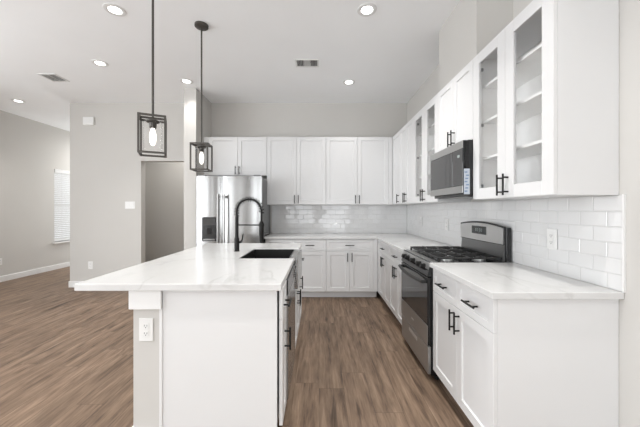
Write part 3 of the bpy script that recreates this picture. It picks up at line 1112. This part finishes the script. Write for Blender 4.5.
# ------------------------------------------------------------------ over-the-range microwave (faces -X)
MX = 1.128
t = thing('microwave', 'stainless over-range microwave with black side, hung under the short cabinet', 'microwave', (MX, 2.830, 0), RZ)
MW = 0.640
MZ0, MZ1 = 1.420, 1.844
MD = RIGHT_X - MX - 0.004
obj('housing', boxm(0, MW, 0, MD - 0.006, MZ0, MZ1), ENAMEL, t)
dd = obj('door', boxm(0.002, MW - 0.002, -0.038, -0.001, MZ0 + 0.022, MZ1 - 0.002, bev=0.003, seg=2), ENAMEL, t)
obj('steel_frame', boxm(0.002, MW - 0.002, -0.043, -0.0385, MZ1 - 0.062, MZ1 - 0.003, bev=0.0015), STEEL, dd)
obj('steel_frame', boxm(0.002, MW - 0.002, -0.043, -0.0385, MZ0 + 0.023, MZ0 + 0.078, bev=0.0015), STEEL, dd)
obj('window_glass', boxm(0.008, 0.470, -0.0425, -0.0385, MZ0 + 0.080, MZ1 - 0.064, bev=0.001), DGLASS, dd)
cpn = obj('control_panel', boxm(0.473, MW - 0.004, -0.0425, -0.0385, MZ0 + 0.080, MZ1 - 0.064, bev=0.001), DGLASS, t)
obj('display', boxm(0.555, 0.590, -0.0431, -0.0426, MZ1 - 0.125, MZ1 - 0.105), DIGIT, cpn)
obj('underside_vent', boxm(0.05, MW - 0.05, 0.02, MD - 0.04, MZ0 - 0.006, MZ0 - 0.0005), STEELD, t)
obj('lamp_lens', boxm(MW / 2 - 0.06, MW / 2 + 0.06, MD - 0.12, MD - 0.06, MZ0 - 0.010, MZ0 - 0.0065), PLAST, t)
bm = boxm(MW + 0.0002, MW + 0.0012, -0.034, 0.010, MZ0 + 0.012, MZ0 + 0.205)
stk = obj('sticker', bm, STICK, t)
bm = BM()
for i in range(7):
    z = MZ0 + 0.030 + 0.024 * i
    y = -0.030 + 0.006 * (i % 3)
    box(bm, MW + 0.0013, MW + 0.0018, y, y + 0.022, z, z + 0.010)
obj('printing', bm, STICKB, stk)
L = area('cooktop_lamp', (RIGHT_X - 0.13, 2.830 - MW / 2, MZ0 - 0.014), (0, 0, 0), 0.10, 0.05, 3.5, (1.0, 0.95, 0.87))

# ------------------------------------------------------------------ pendants over the island
PX = -1.14


def pendant(label, y, rz):
    t = thing('pendant_lamp', label, 'pendant lamp', (PX, y, 0), rz, None)
    z0, z1 = 1.690, 1.949
    hx, hy = 0.077, 0.077
    b = 0.0062
    bm = BM()
    for sx_ in (-1, 1):
        for sy_ in (-1, 1):
            box(bm, sx_ * hx - b, sx_ * hx + b, sy_ * hy - b, sy_ * hy + b, z0, z1)
    for z in (z0, z1 - 2 * b):
        for s_ in (-1, 1):
            box(bm, -hx + b, hx - b, s_ * hy - b, s_ * hy + b, z, z + 2 * b)
            box(bm, s_ * hx - b, s_ * hx + b, -hy + b, hy - b, z, z + 2 * b)
    box(bm, -hx + b, hx - b, -b, b, z1 - 2 * b, z1)
    obj('cage', bm, BRONZE, t)
    obj('canopy', lathe(BM(), [(0.012, -0.030), (0.058, -0.024), (0.064, -0.018), (0.064, -0.0005)], 28, (0, 0, CEIL)), BRONZE, t, True)
    obj('stem', cyl(BM(), (0, 0, z1 - 0.002), (0, 0, CEIL - 0.026), 0.0075, n=12), BRONZE, t, True)
    obj('socket', lathe(BM(), [(0.010, -0.001), (0.038, -0.012), (0.040, -0.024), (0.024, -0.028), (0.022, -0.062), (0.010, -0.065)], 20, (0, 0, z1 - 0.012)), BRONZE, t, True)
    g0, g1, gr = z0 + 0.030, z1 - 0.026, 0.058
    prof = [(gr, g0), (gr, g1 - 0.012), (gr - 0.006, g1 - 0.003), (0.041, g1), (0.041, g1 - 0.003), (gr - 0.008, g1 - 0.006), (gr - 0.003, g1 - 0.014), (gr - 0.003, g0)]
    bm = BM()
    lathe(bm, prof + [prof[0]], 32, closed=False)
    bmesh.ops.remove_doubles(bm, verts=bm.verts, dist=0.00001)
    obj('glass_shade', bm, SEEDED, t, True)
    zb = z1 - 0.074
    obj('bulb', lathe(BM(), [(0.011, 0.0), (0.013, -0.012), (0.0205, -0.040), (0.0215, -0.065), (0.018, -0.100), (0.010, -0.118), (0.002, -0.122)], 18, (0, 0, zb)), BULB, t, True)
    return t


pendant('caged glass pendant lamp nearer the viewer, over the near end of island', 1.990, math.radians(26))
pendant('caged glass pendant lamp hanging past the first, in front of the wing wall', 2.815, math.radians(5))

# ------------------------------------------------------------------ recessed ceiling lights


def ceiling_light(label, x, y, power):
    t = thing('ceiling_light', label, 'ceiling light', (x, y, CEIL), 0, 'recessed ceiling lights')
    bm = BM()
    lathe(bm, [(0.052, -0.0005), (0.088, -0.0005), (0.086, -0.005), (0.062, -0.009), (0.052, -0.004), (0.052, -0.0005)], 32, closed=False)
    obj('trim_ring', bm, TRIM, t, True)
    obj('lens', cyl(BM(), (0, 0, -0.0045), (0, 0, -0.001), 0.0515, n=32), DIFF, t)
    L = bpy.data.lights.new('downlight', 'AREA')
    L.shape = 'DISK'
    L.size = 0.096
    L.energy = power
    L.color = (1.0, 0.985, 0.955)
    L.spread = math.radians(105 if y < 5 else 165)
    o = bpy.data.objects.new('downlight', L)
    o.location = (0, 0, -0.006)
    o.parent = t
    COL.objects.link(o)


DL = 6.4
for lab, x, y, pw in (
    ('recessed ceiling light in front of the near pendant rod', -1.83, 2.60, 1.0),
    ('recessed ceiling light nearest the range wall, above the aisle', 0.43, 2.60, 1.5),
    ('recessed ceiling light next to the small angled ceiling vent', -2.68, 3.55, 0.8),
    ('recessed ceiling light just before the narrow wing wall', -1.85, 4.05, 0.36),
    ('recessed ceiling light beyond the ceiling vent, before the back cabinets', 0.42, 4.08, 0.42),
    ('recessed ceiling light out by the long living wall', -4.965, 4.79, 0.8),
    ('unseen recessed ceiling light added over the near end of the range-side aisle, above the viewpoint', 0.43, 1.12, 1.0),  # unseen lights from here on, added to brighten the rooms
    ('unseen recessed ceiling light added above the viewpoint on the island seating side', -1.83, 1.12, 1.0),
    ('unseen recessed ceiling light added behind the viewpoint, in line with the aisle', 0.43, -0.36, 1.2),
    ('unseen recessed ceiling light added behind the viewpoint, in line with the pendants', -1.83, -0.36, 1.0),
    ('unseen recessed ceiling light added in the passage beyond the wall corner', -4.95, 7.30, 3.0),  # added out of sight to light the living wall
    ('unseen recessed ceiling light added in the hall beyond the doorway', -2.60, 5.65, 2.5),  # added to lift the brightness of the hall
):
    ceiling_light(lab, x, y, DL * pw)


def vent(label, x, y, w, d, cols):
    t = thing('ceiling_vent', label, 'vent', (x, y, CEIL), 0, 'ceiling vents')
    f = 0.018
    bm = BM()
    z0, z1 = -0.008, -0.0005
    box(bm, -w / 2 - f, w / 2 + f, -d / 2 - f, -d / 2, z0, z1)
    box(bm, -w / 2 - f, w / 2 + f, d / 2, d / 2 + f, z0, z1)
    box(bm, -w / 2 - f, -w / 2, -d / 2, d / 2, z0, z1)
    box(bm, w / 2, w / 2 + f, -d / 2, d / 2, z0, z1)
    for c in range(1, cols):
        xx = -w / 2 + w * c / cols
        box(bm, xx - 0.0015, xx + 0.0015, -d / 2, d / 2, z0, z1)
    obj('frame', bm, PLAST, t)
    obj('shade_backing', boxm(-w / 2, w / 2, -d / 2, d / 2, -0.002, -0.0006), SLOT, t)  # dark sheet painting the shade inside the open louvres
    bm = BM()
    for c in range(cols):
        x0, x1 = -w / 2 + w * c / cols, -w / 2 + w * (c + 1) / cols
        if cols == 3 and c == 1:
            n = 6
            for i in range(n):
                yy = -d / 2 + d * (i + 0.5) / n
                box(bm, x0 + 0.005, x1 - 0.005, yy - 0.005, yy + 0.005, -0.0065, -0.0045)
        else:
            n = 5
            for i in range(n):
                xx = x0 + (x1 - x0) * (i + 0.5) / n
                box(bm, xx - 0.0012, xx + 0.0012, -d / 2 + 0.003, d / 2 - 0.003, -0.0065, -0.003)
    obj('slat', bm, PLAST, t)


vent('white louvred ceiling vent in three sections, above the kitchen aisle', -0.145, 3.545, 0.25, 0.15, 3)
vent('small white ceiling vent over the living area side', -3.60, 3.94, 0.19, 0.20, 2)

# ------------------------------------------------------------------ wall fittings


def rotz_to(n):
    return {'-y': 0.0, '-x': -PI / 2, '+x': PI / 2}[n]


def outlet(label, loc, facing, gangs=1):
    t = thing('wall_outlet', label, 'outlet', loc, rotz_to(facing))
    obj('cover_plate', boxm(-0.039, 0.039, -0.006, -0.0003, -0.064, 0.064, bev=0.003, seg=2), PLAST, t)
    for z in (-0.021, 0.021):
        rc = obj('receptacle', boxm(-0.017, 0.017, -0.0085, -0.0061, z - 0.015, z + 0.015, bev=0.0015), PLAST, t)
        bm = BM()
        box(bm, -0.0085, -0.0060, -0.0091, -0.0086, z - 0.002, z + 0.008)
        box(bm, 0.0060, 0.0085, -0.0091, -0.0086, z - 0.002, z + 0.008)
        box(bm, -0.0025, 0.0025, -0.0091, -0.0086, z - 0.010, z - 0.005)
        obj('slot', bm, SLOT, rc)
    return t


outlet('white wall outlet on the end of the grey island half wall', (-0.957, 1.6095, 0.652), '-y')
outlet('white wall outlet low on the wall with the doorway, behind the island', (-3.85, BACK_Y, 0.372), '-y')
outlet('white wall outlet low on the long living wall', (LEFT_X, 5.22, 0.37), '+x')
outlet('white outlet in the tiles above the near counter', (RIGHT_X - 0.0085, 1.835, 1.13), '-x')
outlet('white outlet in the tiles just beyond the range', (RIGHT_X - 0.0085, 3.34, 1.14), '-x')
outlet('white outlet in the tiles near the back corner of range wall', (RIGHT_X - 0.0085, 4.18, 1.14), '-x')

t = thing('light_switch', 'white triple rocker light switch on the wall beside the doorway', 'light switch', (-3.185, BACK_Y, 1.385))
obj('cover_plate', boxm(-0.082, 0.082, -0.006, -0.0003, -0.060, 0.060, bev=0.003, seg=2), PLAST, t)
for x in (-0.046, 0, 0.046):
    obj('rocker', prism(BM(), [(-0.0061, -0.033), (-0.0105, 0.033), (-0.0061, 0.033)], x - 0.0165, x + 0.0165, axis='x'), PLAST, t)

t = thing('door_chime', 'white square door chime box high on the wall by the doorway', 'chime', (-3.87, BACK_Y, 2.80))
obj('cover', boxm(-0.090, 0.090, -0.030, -0.0003, -0.066, 0.066, bev=0.006, seg=2), PLAST, t)
bm = BM()
for i in range(5):
    box(bm, -0.06, 0.06, -0.0312, -0.0301, -0.040 + 0.012 * i, -0.036 + 0.012 * i)
obj('grille', bm, TRIM, t)

# blind in the far living-area window
t = thing('window_blind', 'closed white slatted blind covering the far living window', 'blind', (LEFT_X, 6.80, 0))
obj('headrail', boxm(-0.060, 0.010, -0.495, 0.495, 2.115, 2.198, bev=0.003), BLIND, t)
bm = BM()
z = 2.100
while z > 0.66:
    zc_ = z
    prism(bm, [(-0.044, zc_ - 0.020), (-0.041, zc_ - 0.021), (-0.022, zc_ + 0.016), (-0.025, zc_ + 0.017)], -0.485, 0.485, axis='y')
    z -= 0.042
obj('slat', bm, BLIND, t)
obj('bottom_rail', boxm(-0.050, -0.018, -0.485, 0.485, 0.612, 0.640, bev=0.003), BLIND, t)
bm = BM()
for y in (-0.3, 0.3):
    cyl(bm, (-0.018, y, 0.64), (-0.018, y, 2.115), 0.0012, n=6)
obj('cord', bm, BLIND, t)
